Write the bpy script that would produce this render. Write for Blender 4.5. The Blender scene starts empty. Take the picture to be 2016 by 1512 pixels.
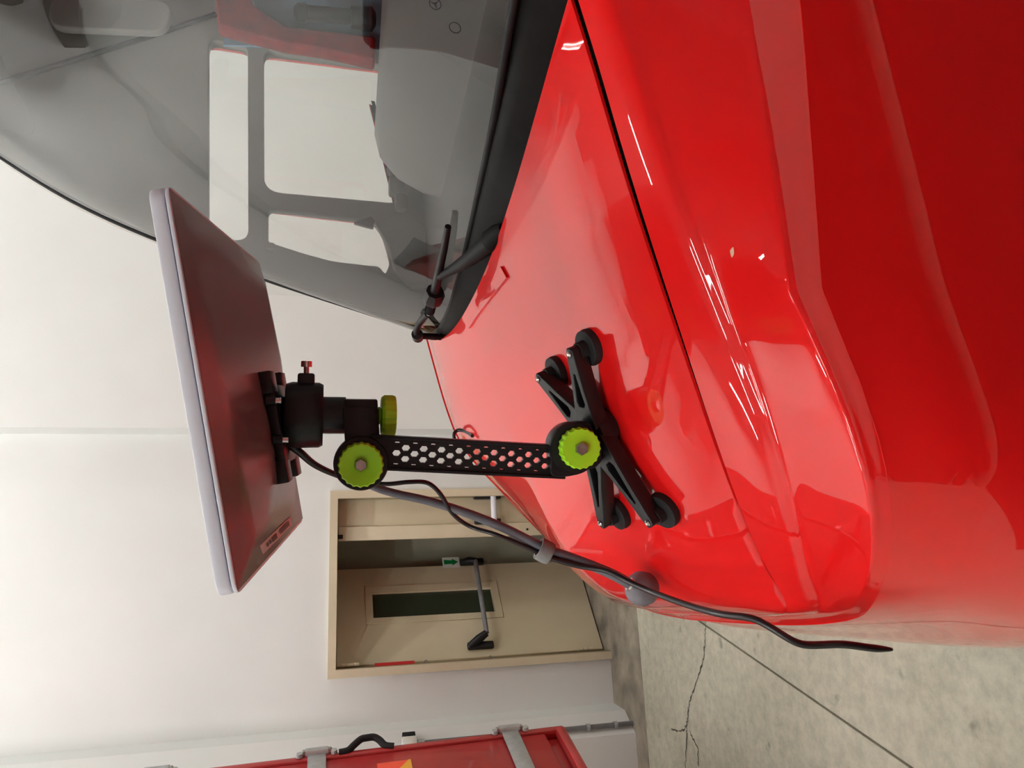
import bpy, bmesh, math, random
from mathutils import Vector, Matrix
from mathutils.bvhtree import BVHTree
random.seed(7)
S = bpy.context.scene
COL = S.collection
V = Vector
PI = math.pi

# ------------------------------------------------------------------ camera
# The photograph is stored on its side: the world's "down" runs to the right.
FPX, PW, PH = 1514.0, 1512, 2016          # focal length in px, upright frame
CAM = V((0, 0, 2.15))
_p, _y, _r = math.radians(14.0), math.radians(15.0), math.radians(1.1)
CF = V((math.sin(_y)*math.cos(_p), math.cos(_y)*math.cos(_p), -math.sin(_p)))
_rt = V((math.cos(_y), -math.sin(_y), 0)); _dn = CF.cross(_rt)
CR = math.cos(_r)*_rt - math.sin(_r)*_dn
CD = math.cos(_r)*_dn + math.sin(_r)*_rt
cd = bpy.data.cameras.new('camera'); cam = bpy.data.objects.new('camera', cd); COL.objects.link(cam)
cd.sensor_width = 36; cd.sensor_fit = 'HORIZONTAL'; cd.lens = FPX/2016*36
cd.clip_start = 0.02; cd.clip_end = 100
m = Matrix.Identity(4)
for i in range(3):
    m[i][0] = CD[i]; m[i][1] = CR[i]; m[i][2] = -CF[i]; m[i][3] = CAM[i]
cam.matrix_world = m
S.camera = cam

# ------------------------------------------------------------------ world, exposure
w = bpy.data.worlds.new('world'); S.world = w; w.use_nodes = True
w.node_tree.nodes['Background'].inputs[0].default_value = (0.9, 0.95, 1.0, 1)
w.node_tree.nodes['Background'].inputs[1].default_value = 0.05
S.view_settings.view_transform = 'Standard'; S.view_settings.look = 'None'
S.view_settings.gamma = 1; S.view_settings.use_curve_mapping = False
S.view_settings.exposure = 0.26
LAMP_STRENGTH = 98.0
S.cycles.max_bounces = 10; S.cycles.transparent_max_bounces = 12
S.cycles.caustics_reflective = False; S.cycles.caustics_refractive = False

# ------------------------------------------------------------------ pixel -> space (2016x1512 photo pixels)
def ray(x, y):
    return CF + CR*((PW-y-PW/2)/FPX) + CD*((x-PH/2)/FPX)
def at(x, y, X=None, Y=None, Z=None, d=None):
    q = ray(x, y)
    t = d if d is not None else (X-CAM.x)/q.x if X is not None else (Y-CAM.y)/q.y if Y is not None else (Z-CAM.z)/q.z
    return CAM + q*t
def on_plane(x, y, p0, n):
    q = ray(x, y); return CAM + q*((p0-CAM).dot(n)/q.dot(n))

# ------------------------------------------------------------------ materials
MATS = {}
def mat(name, col, rough=0.5, metal=0.0, coat=0.0, spec=0.5, noise=0.0, nscale=8.0, bump=0.0, bscale=60.0, emit=None, coat_rough=0.02, coat_ior=1.5):
    M = bpy.data.materials.new(name); M.use_nodes = True; MATS[name] = M
    nt = M.node_tree; b = nt.nodes['Principled BSDF']
    c = tuple(col)+(1,)
    b.inputs['Base Color'].default_value = c
    b.inputs['Roughness'].default_value = rough; b.inputs['Metallic'].default_value = metal
    b.inputs['Coat Weight'].default_value = coat; b.inputs['Coat Roughness'].default_value = coat_rough
    b.inputs['Specular IOR Level'].default_value = spec
    b.inputs['Coat IOR'].default_value = coat_ior
    if noise or bump:
        tc = nt.nodes.new('ShaderNodeTexCoord')
    if noise:
        n = nt.nodes.new('ShaderNodeTexNoise'); n.inputs['Scale'].default_value = nscale; n.inputs['Detail'].default_value = 6
        nt.links.new(tc.outputs['Object'], n.inputs['Vector'])
        r = nt.nodes.new('ShaderNodeValToRGB')
        r.color_ramp.elements[0].position = 0.3; r.color_ramp.elements[1].position = 0.7
        lo = tuple(max(0, v*(1-noise)) for v in col)+(1,); hi = tuple(min(1, v*(1+noise*0.6)) for v in col)+(1,)
        r.color_ramp.elements[0].color = lo; r.color_ramp.elements[1].color = hi
        nt.links.new(n.outputs['Fac'], r.inputs['Fac'])
        nt.links.new(r.outputs['Color'], b.inputs['Base Color'])
    if bump:
        n2 = nt.nodes.new('ShaderNodeTexNoise'); n2.inputs['Scale'].default_value = bscale; n2.inputs['Detail'].default_value = 4
        nt.links.new(tc.outputs['Object'], n2.inputs['Vector'])
        bp = nt.nodes.new('ShaderNodeBump'); bp.inputs['Strength'].default_value = bump; bp.inputs['Distance'].default_value = 0.01
        nt.links.new(n2.outputs['Fac'], bp.inputs['Height']); nt.links.new(bp.outputs['Normal'], b.inputs['Normal'])
    if emit:
        b.inputs['Emission Color'].default_value = tuple(emit[0])+(1,); b.inputs['Emission Strength'].default_value = emit[1]
    return M
def glass_mat(name, tint, ior=1.5, rough=0.0):
    M = bpy.data.materials.new(name); M.use_nodes = True; MATS[name] = M
    nt = M.node_tree; nt.nodes.clear()
    o = nt.nodes.new('ShaderNodeOutputMaterial'); mx = nt.nodes.new('ShaderNodeMixShader')
    t = nt.nodes.new('ShaderNodeBsdfTransparent'); g = nt.nodes.new('ShaderNodeBsdfGlossy'); f = nt.nodes.new('ShaderNodeFresnel')
    t.inputs['Color'].default_value = tuple(tint)+(1,); g.inputs['Roughness'].default_value = rough; f.inputs['IOR'].default_value = ior
    nt.links.new(f.outputs[0], mx.inputs[0]); nt.links.new(t.outputs[0], mx.inputs[1]); nt.links.new(g.outputs[0], mx.inputs[2])
    nt.links.new(mx.outputs[0], o.inputs[0]); return M

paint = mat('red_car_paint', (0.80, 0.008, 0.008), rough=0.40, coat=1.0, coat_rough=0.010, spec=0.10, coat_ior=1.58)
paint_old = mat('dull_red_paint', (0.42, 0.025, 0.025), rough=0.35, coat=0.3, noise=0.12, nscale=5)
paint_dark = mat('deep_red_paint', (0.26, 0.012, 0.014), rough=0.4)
wallm = mat('white_wall_paint', (0.80, 0.825, 0.805), rough=0.85, noise=0.035, nscale=1.3, bump=0.04, bscale=40)
ceilm = mat('ceiling_concrete', (0.30, 0.28, 0.26), rough=0.9, noise=0.2, nscale=2)
beamm = mat('beam_concrete', (0.20, 0.18, 0.17), rough=0.9, noise=0.2, nscale=2)
doorm = mat('cream_door_paint', (0.62, 0.55, 0.38), rough=0.5, noise=0.05, nscale=3)
framem = mat('cream_frame_paint', (0.68, 0.60, 0.43), rough=0.5, noise=0.05, nscale=6)
vestm = mat('dark_vestibule', (0.50, 0.50, 0.38), rough=0.9, noise=0.15, nscale=2)
blk = mat('black_plastic', (0.008, 0.008, 0.009), rough=0.42, spec=0.3)
blkp = mat('black_printed_plastic', (0.008, 0.008, 0.009), rough=0.36, bump=0.05, bscale=300, spec=0.32)
rub = mat('black_rubber', (0.012, 0.012, 0.013), rough=0.6, bump=0.05, bscale=200, spec=0.25)
cowlm = mat('cowl_plastic', (0.008, 0.0072, 0.0065), rough=0.6, noise=0.3, nscale=30, spec=0.12)
green = mat('lime_plastic', (0.40, 0.86, 0.015), rough=0.45, bump=0.03, bscale=250)
steel = mat('bright_steel', (0.72, 0.70, 0.66), rough=0.22, metal=1.0)
steeld = mat('brushed_bolt', (0.45, 0.43, 0.40), rough=0.35, metal=1.0, noise=0.3, nscale=120)
galv = mat('galvanised_steel', (0.48, 0.50, 0.50), rough=0.45, metal=0.6, noise=0.15, nscale=25)
pipem = mat('grey_conduit', (0.20, 0.20, 0.21), rough=0.5, metal=0.2, noise=0.15, nscale=20)
whitep = mat('white_plastic', (0.86, 0.89, 0.98), rough=0.4)
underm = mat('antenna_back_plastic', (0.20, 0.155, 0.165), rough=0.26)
labelm = mat('label_paper', (0.66, 0.60, 0.60), rough=0.6)
inkm = mat('label_ink', (0.10, 0.08, 0.08), rough=0.6)
greyc = mat('grey_rod', (0.13, 0.135, 0.155), rough=0.5, noise=0.12, nscale=40)
greyb = mat('grey_rubber_base', (0.15, 0.145, 0.16), rough=0.6, noise=0.1, nscale=60)
strapm = mat('grey_hook_loop_strap', (0.24, 0.235, 0.23), rough=0.95, bump=0.12, bscale=500)
cablem = mat('black_cable', (0.010, 0.009, 0.010), rough=0.35)
trimm = mat('cab_trim_grey', (0.60, 0.59, 0.55), rough=0.6, noise=0.05, nscale=5)
linerm = mat('cab_headliner', (0.42, 0.42, 0.38), rough=0.9)
dashm = mat('dash_plastic', (0.42, 0.395, 0.38), rough=0.45, bump=0.03, bscale=300)
darkm = mat('cab_dark', (0.03, 0.028, 0.028), rough=0.7)
seatm = mat('dark_red_upholstery', (0.45, 0.02, 0.02), rough=0.6, noise=0.3, nscale=20)
bluem = mat('blue_grey_panel', (0.42, 0.62, 0.80), rough=0.4, noise=0.1, nscale=8)
gsign = mat('green_sign_ink', (0.0, 0.20, 0.045), rough=0.5)
wsign = mat('sign_white', (0.75, 0.76, 0.70), rough=0.5)
redl = mat('red_label', (0.60, 0.03, 0.03), rough=0.5)
orang = mat('orange_reflective', (1.0, 0.07, 0.008), rough=0.35, coat=0.4)
yell = mat('yellow_reflective', (0.90, 0.44, 0.0), rough=0.35, coat=0.4)
dglass = mat('dark_wired_glass', (0.035, 0.045, 0.028), rough=0.12)
tyrem = mat('tyre_rubber', (0.02, 0.02, 0.02), rough=0.85)
wsglass = glass_mat('windscreen_glass', (0.975, 0.985, 0.975), ior=1.85)
sideglass = glass_mat('side_glass', (0.985, 0.99, 0.985), ior=1.45)
tubem = mat('lamp_tube', (1, 1, 1), emit=((1.0, 0.99, 0.965), LAMP_STRENGTH))
lampw = mat('lamp_housing', (0.75, 0.75, 0.72), rough=0.5)
lensm = mat('headlamp_lens', (0.5, 0.52, 0.55), rough=0.1, coat=1.0)
chipm = mat('paint_chip', (0.75, 0.5, 0.32), rough=0.7)
markm = mat('glass_print', (0.01, 0.01, 0.012), rough=0.6)

gatem = mat('gate_paint', (0.80, 0.80, 0.80), rough=0.5)
gatem0 = mat('grey_wall_paint', (0.10, 0.09, 0.085), rough=0.9)

def floor_material():
    M = bpy.data.materials.new('worn_concrete'); M.use_nodes = True
    nt = M.node_tree; b = nt.nodes['Principled BSDF']; b.inputs['Roughness'].default_value = 0.62
    tc = nt.nodes.new('ShaderNodeTexCoord')
    def ns(sc, det, rough=0.55):
        n = nt.nodes.new('ShaderNodeTexNoise'); n.inputs['Scale'].default_value = sc; n.inputs['Detail'].default_value = det
        n.inputs['Roughness'].default_value = rough; nt.links.new(tc.outputs['Object'], n.inputs['Vector']); return n
    def ramp(src, a, b_, ca, cb):
        r = nt.nodes.new('ShaderNodeValToRGB'); e = r.color_ramp.elements
        e[0].position, e[1].position = a, b_; e[0].color = ca+(1,); e[1].color = cb+(1,)
        nt.links.new(src, r.inputs['Fac']); return r
    base = ramp(ns(0.9, 8).outputs['Fac'], 0.32, 0.68, (0.44, 0.42, 0.325), (0.60, 0.58, 0.465))
    fine = ramp(ns(16, 6, 0.7).outputs['Fac'], 0.36, 0.62, (0.80, 0.80, 0.80), (1.06, 1.06, 1.05))
    spots = ramp(ns(7, 3).outputs['Fac'], 0.27, 0.36, (0.55, 0.55, 0.55), (1, 1, 1))
    def mul(a, c):
        x = nt.nodes.new('ShaderNodeMix'); x.data_type = 'RGBA'; x.blend_type = 'MULTIPLY'; x.inputs[0].default_value = 1
        nt.links.new(a, x.inputs[6]); nt.links.new(c, x.inputs[7]); return x.outputs[2]
    nt.links.new(mul(mul(base.outputs[0], fine.outputs[0]), spots.outputs[0]), b.inputs['Base Color'])
    bp = nt.nodes.new('ShaderNodeBump'); bp.inputs['Strength'].default_value = 0.15; bp.inputs['Distance'].default_value = 0.01
    nt.links.new(ns(60, 4).outputs['Fac'], bp.inputs['Height']); nt.links.new(bp.outputs['Normal'], b.inputs['Normal'])
    return M
floorm = floor_material()
stainm = mat('stained_concrete', (0.27, 0.235, 0.18), rough=0.8, noise=0.55, nscale=5, bump=0.2, bscale=30)
crackm = mat('crack_dark', (0.085, 0.08, 0.06), rough=0.95)

# ------------------------------------------------------------------ object helpers
WLOC = {}
def wloc(o):
    return WLOC[o.name] if o is not None else V((0, 0, 0))
def link(name, me, material, parent=None, origin=None, smooth=False):
    """mesh holds WORLD coordinates; it is shifted to the object's origin"""
    o = bpy.data.objects.new(name, me)
    me.materials.clear()
    if material: me.materials.append(material)
    base = wloc(parent) if parent is not None else (V(origin) if origin is not None else V((0, 0, 0)))
    me.transform(Matrix.Translation(-base))
    COL.objects.link(o)
    if parent is not None:
        o.parent = parent; WLOC[o.name] = base
    else:
        o.location = base; WLOC[o.name] = base
    if smooth:
        me.polygons.foreach_set('use_smooth', [True]*len(me.polygons))
    me.update()
    return o
def mesh(name, vs, fs):
    me = bpy.data.meshes.new(name); me.from_pydata([tuple(v) for v in vs], [], fs)
    bm = bmesh.new(); bm.from_mesh(me); bmesh.ops.recalc_face_normals(bm, faces=bm.faces); bm.to_mesh(me); bm.free()
    return me
def sharp(me, deg=35):
    bm = bmesh.new(); bm.from_mesh(me)
    for e in bm.edges:
        e.smooth = not (len(e.link_faces) == 2 and e.calc_face_angle(0) > math.radians(deg))
    for f in bm.faces: f.smooth = True
    bm.to_mesh(me); bm.free(); return me
def thing(name, label, cat, loc, group=None):
    o = bpy.data.objects.new(name, None); COL.objects.link(o); o.location = loc; o.empty_display_size = 0.05
    WLOC[o.name] = V(loc); o['label'] = label; o['category'] = cat
    if group: o['group'] = group
    return o
def tag(o, label, cat, group=None):
    o['label'] = label; o['category'] = cat
    if group: o['group'] = group
    return o
def struct(o):
    o['kind'] = 'structure'; return o

def frame(z, hint=V((0, 0, 1))):
    z = V(z).normalized(); h = V(hint)
    if abs(z.dot(h.normalized())) > 0.98: h = V((1, 0, 0))
    x = h.cross(z).normalized(); y = z.cross(x); return x, y, z
def box_me(c, ax, ay, az, sx, sy, sz, bevel=0.0, seg=2):
    bm = bmesh.new(); bmesh.ops.create_cube(bm, size=1.0)
    for v in bm.verts: v.co = V((v.co.x*sx, v.co.y*sy, v.co.z*sz))
    if bevel: bmesh.ops.bevel(bm, geom=list(bm.edges), offset=bevel, segments=seg, affect='EDGES', profile=0.5)
    for v in bm.verts: v.co = V(c)+ax*v.co.x+ay*v.co.y+az*v.co.z
    me = bpy.data.meshes.new('box'); bmesh.ops.recalc_face_normals(bm, faces=bm.faces); bm.to_mesh(me); bm.free()
    return sharp(me) if bevel else me
EX, EY, EZ = V((1, 0, 0)), V((0, 1, 0)), V((0, 0, 1))
def abox(lo, hi, bevel=0.0):
    lo, hi = V(lo), V(hi); s = hi-lo
    return box_me((lo+hi)/2, EX, EY, EZ, s.x, s.y, s.z, bevel)
def lathe(c, axis, prof, n=32, hint=V((0, 0, 1)), wob=None):
    """prof: list of (radius, height) along axis; closed at both ends if radius 0"""
    x, y, z = frame(axis, hint); vs = []; fs = []; rows = []
    for (r, h) in prof:
        if r <= 1e-6:
            rows.append([len(vs)]); vs.append(V(c)+z*h)
        else:
            row = []
            for i in range(n):
                a = 2*PI*i/n; rr = r*(wob(a) if wob else 1)
                row.append(len(vs)); vs.append(V(c)+x*math.cos(a)*rr+y*math.sin(a)*rr+z*h)
            rows.append(row)
    for a, b in zip(rows, rows[1:]):
        if len(a) == 1 and len(b) == 1: continue
        for i in range(n):
            j = (i+1) % n
            if len(a) == 1: fs.append((a[0], b[j], b[i]))
            elif len(b) == 1: fs.append((a[i], a[j], b[0]))
            else: fs.append((a[i], a[j], b[j], b[i]))
    return sharp(mesh('lathe', vs, fs))
def smooth_pts(pts, n=8, closed=False):
    pts = [V(p) for p in pts]; out = []
    N = len(pts)
    for i in range(N-1):
        p0 = pts[max(i-1, 0)]; p1 = pts[i]; p2 = pts[i+1]; p3 = pts[min(i+2, N-1)]
        for k in range(n):
            t = k/n
            out.append(0.5*((2*p1)+(p2-p0)*t+(2*p0-5*p1+4*p2-p3)*t*t+(3*p1-p0-3*p2+p3)*t**3))
    out.append(pts[-1]); return out
def tube(pts, r, n=10, cap=True):
    """r: number or list of radii"""
    pts = [V(p) for p in pts]; N = len(pts); vs = []; fs = []
    rs = r if isinstance(r, (list, tuple)) else [r]*N
    t0 = (pts[1]-pts[0]).normalized(); x, y, _ = frame(t0)
    for i in range(N):
        t = (pts[min(i+1, N-1)]-pts[max(i-1, 0)]).normalized()
        x = (x - t*x.dot(t)).normalized(); y = t.cross(x)
        for k in range(n):
            a = 2*PI*k/n; vs.append(pts[i]+x*math.cos(a)*rs[i]+y*math.sin(a)*rs[i])
    for i in range(N-1):
        for k in range(n):
            l = (k+1) % n; fs.append((i*n+k, i*n+l, (i+1)*n+l, (i+1)*n+k))
    if cap:
        fs.append(tuple(range(n))); fs.append(tuple((N-1)*n+k for k in range(n)))
    return sharp(mesh('tube', vs, fs), 50)
def join(*ms):
    bm = bmesh.new()
    for m_ in ms: bm.from_mesh(m_)
    me = bpy.data.meshes.new('joined'); bm.to_mesh(me); bm.free(); return me
def rounded(pts, r, n=5):
    """round the corners of a 2D polygon; r number or per-corner list"""
    P2 = [Vector(p[:2]) for p in pts]; out = []; N = len(P2)
    for i in range(N):
        a, b, c = P2[i-1], P2[i], P2[(i+1) % N]
        rr = r[i] if isinstance(r, (list, tuple)) else r
        if rr <= 0: out.append((b.x, b.y)); continue
        u = (a-b); v = (c-b); k = min(rr, u.length*0.45, v.length*0.45)
        p = b+u.normalized()*k; q = b+v.normalized()*k
        for j in range(n+1):
            t = j/n; s = p*(1-t)**2+b*2*t*(1-t)+q*t*t; out.append((s.x, s.y))
    return out
def extrude(outer, holes, o, ux, uy, thick, bevel=0.0, offset=0.0):
    """flat shape with holes in the plane (o,ux,uy), extruded along ux x uy by thick, centred (+offset)"""
    cu = bpy.data.curves.new('shape', 'CURVE'); cu.dimensions = '2D'; cu.fill_mode = 'BOTH'
    cu.extrude = max(thick/2-bevel, 0.0); cu.bevel_depth = bevel; cu.bevel_resolution = 1
    if bevel: cu.offset = -bevel
    for ring in [outer]+list(holes):
        sp = cu.splines.new('POLY'); sp.points.add(len(ring)-1); sp.use_cyclic_u = True
        for p, q in zip(sp.points, ring): p.co = (q[0], q[1], 0, 1)
    ob = bpy.data.objects.new('shape', cu); COL.objects.link(ob)
    dg = bpy.context.evaluated_depsgraph_get(); me = bpy.data.meshes.new_from_object(ob.evaluated_get(dg))
    bpy.data.objects.remove(ob); bpy.data.curves.remove(cu)
    ux, uy = V(ux).normalized(), V(uy).normalized(); uz = ux.cross(uy)
    for v in me.vertices:
        c = v.co; v.co = V(o)+ux*c.x+uy*c.y+uz*(c.z+offset)
    bm = bmesh.new(); bm.from_mesh(me); bmesh.ops.remove_doubles(bm, verts=bm.verts, dist=1e-6)
    bmesh.ops.recalc_face_normals(bm, faces=bm.faces); bm.to_mesh(me); bm.free()
    return me
def grid(rows, close=False):
    n = len(rows[0]); vs = [p for r in rows for p in r]; fs = []
    for i in range(len(rows)-1):
        for j in range(n-1 if not close else n):
            k = (j+1) % n; fs.append((i*n+j, i*n+k, (i+1)*n+k, (i+1)*n+j))
    return mesh('grid', vs, fs)
def interp(x, xs, ys):
    if x <= xs[0]: return ys[0]
    if x >= xs[-1]: return ys[-1]
    for i in range(len(xs)-1):
        if x <= xs[i+1]:
            t = (x-xs[i])/(xs[i+1]-xs[i])
            def slope(k):
                k0, k1 = max(k-1, 0), min(k+1, len(xs)-1)
                return (ys[k1]-ys[k0])/(xs[k1]-xs[k0])
            h = xs[i+1]-xs[i]; m0, m1 = slope(i)*h, slope(i+1)*h
            t2, t3 = t*t, t*t*t
            return (2*t3-3*t2+1)*ys[i]+(t3-2*t2+t)*m0+(-2*t3+3*t2)*ys[i+1]+(t3-t2)*m1

# ================================================================== THE HALL
WALL_Y, XL, XR, YB, ZC = 5.75, -5.5, 8.5, -4.2, 7.4
DX0, DX1, DZ = -0.575, 0.708, 2.065       # outer edge of the door frame
# floor: two slabs with the joint running between them, the stained margin along the wall, a crack
J0, J1 = at(1340, 1200, Z=0), at(1790, 1512, Z=0)
jd = (J1-J0).normalized(); jn = V((-jd.y, jd.x, 0))
ja, jb = J0-jd*((J0.y-5.2)/jd.y), J0+jd*((YB-J0.y)/jd.y)
fl = struct(link('floor', abox((XL, YB, -0.30), (XR, 9.0, -0.035)), crackm))
g = 0.006
def slab(poly):
    n = len(poly); vs = [V((p[0], p[1], 0)) for p in poly]+[V((p[0], p[1], -0.04)) for p in poly]
    fs = [tuple(range(n)), tuple(range(n, 2*n))]+[(i, (i+1) % n, n+(i+1) % n, n+i) for i in range(n)]
    return mesh('slab', vs, fs)
MY = 5.17
link('slab', slab([(XL, YB), (jb.x-g, YB), (ja.x-g, MY), (XL, MY)]), floorm, fl)
link('slab', slab([(jb.x+g, YB), (XR, YB), (XR, MY), (ja.x+g, MY)]), floorm, fl)
link('slab', slab([(XL, MY+0.004), (XR, MY+0.004), (XR, 9.0), (XL, 9.0)]), stainm, fl)
def ribbon(pts, wd):
    vs = []; fs = []
    for i, p in enumerate(pts):
        t = (pts[min(i+1, len(pts)-1)]-pts[max(i-1, 0)]).normalized(); n_ = V((-t.y, t.x, 0))
        ww = wd*(0.35+random.random())
        vs += [p+n_*ww+EZ*0.0012, p-n_*ww+EZ*0.0012]
    for i in range(len(pts)-1): fs.append((2*i, 2*i+1, 2*i+3, 2*i+2))
    return mesh('ribbon', vs, fs)
def jitter(pts, a):
    return [p+V((random.uniform(-a, a), random.uniform(-a, a), 0)) for p in pts]
ck = [(1389, 1215), (1388, 1260), (1382, 1310), (1362, 1370), (1354, 1410), (1352, 1450), (1350, 1512)]
link('crack', ribbon(jitter(smooth_pts([at(x, y, Z=0) for x, y in ck], 10), 0.008), 0.006), crackm, fl)
ck = [(1352, 1430), (1340, 1440), (1322, 1436)]
link('crack', ribbon(jitter(smooth_pts([at(x, y, Z=0) for x, y in ck], 8), 0.006), 0.005), crackm, fl)
ck = [(1358, 1440), (1372, 1468), (1376, 1505)]
link('crack', ribbon(jitter(smooth_pts([at(x, y, Z=0) for x, y in ck], 8), 0.012), 0.005), crackm, fl)

# far wall: a set-back bay with the door opening, a proud stretch to its right, the column to its left
outer = [(XL, 0), (DX0, 0), (DX0, DZ), (DX1, DZ), (DX1, 0), (XR, 0), (XR, ZC), (XL, ZC)]
struct(link('wall_back', extrude(outer, [], (0, WALL_Y+0.11, 0), EX, EZ, 0.22), wallm))
CX = at(500, 843, Y=5.52).x
struct(link('wall_back_proud', abox((CX, 5.52, 0), (XR, WALL_Y+0.001, ZC)), wallm))
colp = [(-0.885, WALL_Y+0.02), (-0.905, 5.54), (-1.03, 5.37), (-1.75, 5.36), (-1.75, WALL_Y+0.02)]
def prism(poly, z0, z1):
    n = len(poly); vs = [V((p[0], p[1], z0)) for p in poly]+[V((p[0], p[1], z1)) for p in poly]
    return mesh('prism', vs, [tuple(range(n)), tuple(range(n, 2*n))]+[(i, (i+1) % n, n+(i+1) % n, n+i) for i in range(n)])
struct(link('wall_column', prism(colp, 0, ZC), wallm))
struct(link('wall_left', abox((XL-0.2, YB, 0), (XL, WALL_Y+0.2, ZC)), wallm))
struct(link('wall_right', abox((XR, YB, 0), (XR+0.2, WALL_Y+0.2, ZC)), wallm))
wf = struct(link('wall_front', abox((XL, YB-0.2, 0), (XR, YB, ZC)), gatem0))
# unseen white roll-up gates added for the fender to mirror, under a dark wall
for gx in (-3.4, 0.9, 5.2):
    for r_i in range(5):
        z0 = 0.02+r_i*0.56
        link('unseen_gate_panel', abox((gx-1.98, YB+0.001, z0), (gx+2.02, YB+0.03, z0+0.545), 0.006), gatem, wf)
ce = struct(link('ceiling', abox((XL, YB, ZC), (XR, 9.0, ZC+0.2)), ceilm))
for x in (-3.6, -0.6, 2.4, 5.4):
    link('beam', abox((x-0.22, YB, ZC-0.45), (x+0.22, WALL_Y, ZC-0.001)), beamm, ce)

# vestibule behind the opened door
struct(link('wall_vestibule', join(abox((-1.2, 6.62, 0), (1.6, 6.72, 2.7)), abox((-1.3, 5.97, 0), (-1.2, 6.72, 2.7)),
       abox((1.6, 5.97, 0), (1.7, 6.72, 2.7)), abox((-1.3, 5.97, 2.6), (1.7, 6.72, 2.7))), vestm))

# ------------------------------------------------------------------ lamps of the hall
def lamp(x, y, ln=1.45, along='x'):
    t = thing('ceiling_light', 'long twin-tube ceiling light hanging above the hall, out of shot', 'light', (x, y, ZC-0.72), 'ceiling lights of the hall')
    ux, uy = (EX, EY) if along == 'x' else (EY, EX)
    c = V((x, y, ZC-0.66))
    link('housing', box_me(c, ux, uy, EZ, ln+0.06, 0.20, 0.06, 0.008), lampw, t)
    for s in (-1, 1):
        p = c+uy*0.05*s-EZ*0.055
        link('tube', tube([p-ux*ln/2, p+ux*ln/2], 0.016, 8), tubem, t)
    for s in (-1, 1):
        q = c+ux*(ln*0.4*s)
        link('hanger', tube([q+EZ*0.03, q+EZ*0.66], 0.004, 6), galv, t)
for (x, y) in [(-3.4, 3.6), (-1.0, 3.6), (0.5, 3.7), (4.7, 3.3), (7.2, 3.6),
               (-3.4, 0.6), (0.6, 1.7), (3.6, 1.9), (6.2, 2.3), (-1.9, -0.9), (-3.9, -0.9), (-1.9, -2.9), (-4.2, -2.9)]:
    lamp(x, y)

# ------------------------------------------------------------------ the double door
FY = WALL_Y
fr = struct(link('door_1', extrude([(DX0, 0), (DX0+0.055, 0), (DX0+0.055, DZ-0.055), (DX1-0.055, DZ-0.055), (DX1-0.055, 0), (DX1, 0), (DX1, DZ), (DX0, DZ)],
      [], (0, FY+0.03, 0), EX, EZ, 0.12), framem, origin=(DX0, FY, 0)))
fr['label'] = 'cream steel double door set in the white wall, one leaf pushed open'
link('jamb_lining', join(abox((DX0+0.03, FY+0.07, 0), (DX0+0.05, FY+0.21, DZ-0.05)), abox((DX1-0.05, FY+0.07, 0), (DX1-0.03, FY+0.21, DZ-0.05)),
     abox((DX0+0.03, FY+0.07, DZ-0.055), (DX1-0.03, FY+0.21, DZ-0.03))), framem, fr)
# closed leaf (to the right)
LX0 = at(800, 1062, Y=FY+0.10).x; LX1 = DX1-0.05
LY = FY+0.09
cl = link('closed_leaf', abox((LX0+0.03, LY, 0.01), (LX1, LY+0.05, DZ-0.06), 0.004), doorm, fr)
link('meeting_strip', abox((LX0, LY-0.022, 0.012), (LX0+0.10, LY-0.001, DZ-0.065), 0.004), framem, cl)
link('top_bolt', box_me(at(668, 1057, Y=LY-0.03), EX, EY, EZ, 0.03, 0.02, 0.05, 0.004), rub, cl)
link('strip_rivet', lathe(at(1038, 1042, Y=LY-0.024), -EY, [(0, 0.006), (0.008, 0.004), (0.009, 0)], 10), rub, cl)
ab = at(983, 978, Y=LY); bb = at(983, 1027, Y=LY)
barz = at(968, 1000, Y=LY).z
for q in (ab, bb):
    zt = at(932, 1000, Y=LY).z
    link('bar_bracket', box_me((q.x, LY-0.035, (q.z+zt)/2), EX, EY, EZ, 0.042, 0.07, zt-q.z, 0.010), blk, cl)
link('push_bar', tube([(ab.x, LY-0.07, barz), (bb.x, LY-0.07, barz)], 0.022, 12), whitep, cl)
# opened leaf, hinged at the left jamb and swung away
H0 = V((DX0+0.065, FY+0.12, 0)); H1 = V((0.165, 6.36, 0))
le = (H1-H0).normalized(); ln_ = V((le.y, -le.x, 0)); LW = (H1-H0).length
def onleaf(x, y, off=0.0): return on_plane(x, y, H0+ln_*off, ln_)
wa = [onleaf(735, 1165), onleaf(735, 1216), onleaf(972, 1207), onleaf(966, 1156)]
def lc(p): return ((p-H0).dot(le), p.z)
wl0 = min(lc(p)[0] for p in wa); wl1 = max(lc(p)[0] for p in wa); wz0 = min(p.z for p in wa); wz1 = max(p.z for p in wa)
wl0 += 0.01; wl1 -= 0.01
ol = link('open_leaf', extrude([(0, 0.012), (LW, 0.012), (LW, DZ-0.065), (0, DZ-0.065)], [[(wl0, wz0), (wl1, wz0), (wl1, wz1), (wl0, wz1)]], H0-ln_*0.025, le, EZ, 0.05), doorm, fr)
link('leaf_pane', extrude([(wl0-0.01, wz0-0.01), (wl1+0.01, wz0-0.01), (wl1+0.01, wz1+0.01), (wl0-0.01, wz1+0.01)], [], H0-ln_*0.03, le, EZ, 0.008), dglass, ol)
e_ = 0.055
link('pane_frame', extrude([(wl0-e_, wz0-e_), (wl1+e_, wz0-e_), (wl1+e_, wz1+e_), (wl0-e_, wz1+e_)], [[(wl0, wz0), (wl1, wz0), (wl1, wz1), (wl0, wz1)]], H0+ln_*0.004, le, EZ, 0.008, 0.002), doorm, ol)
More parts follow.
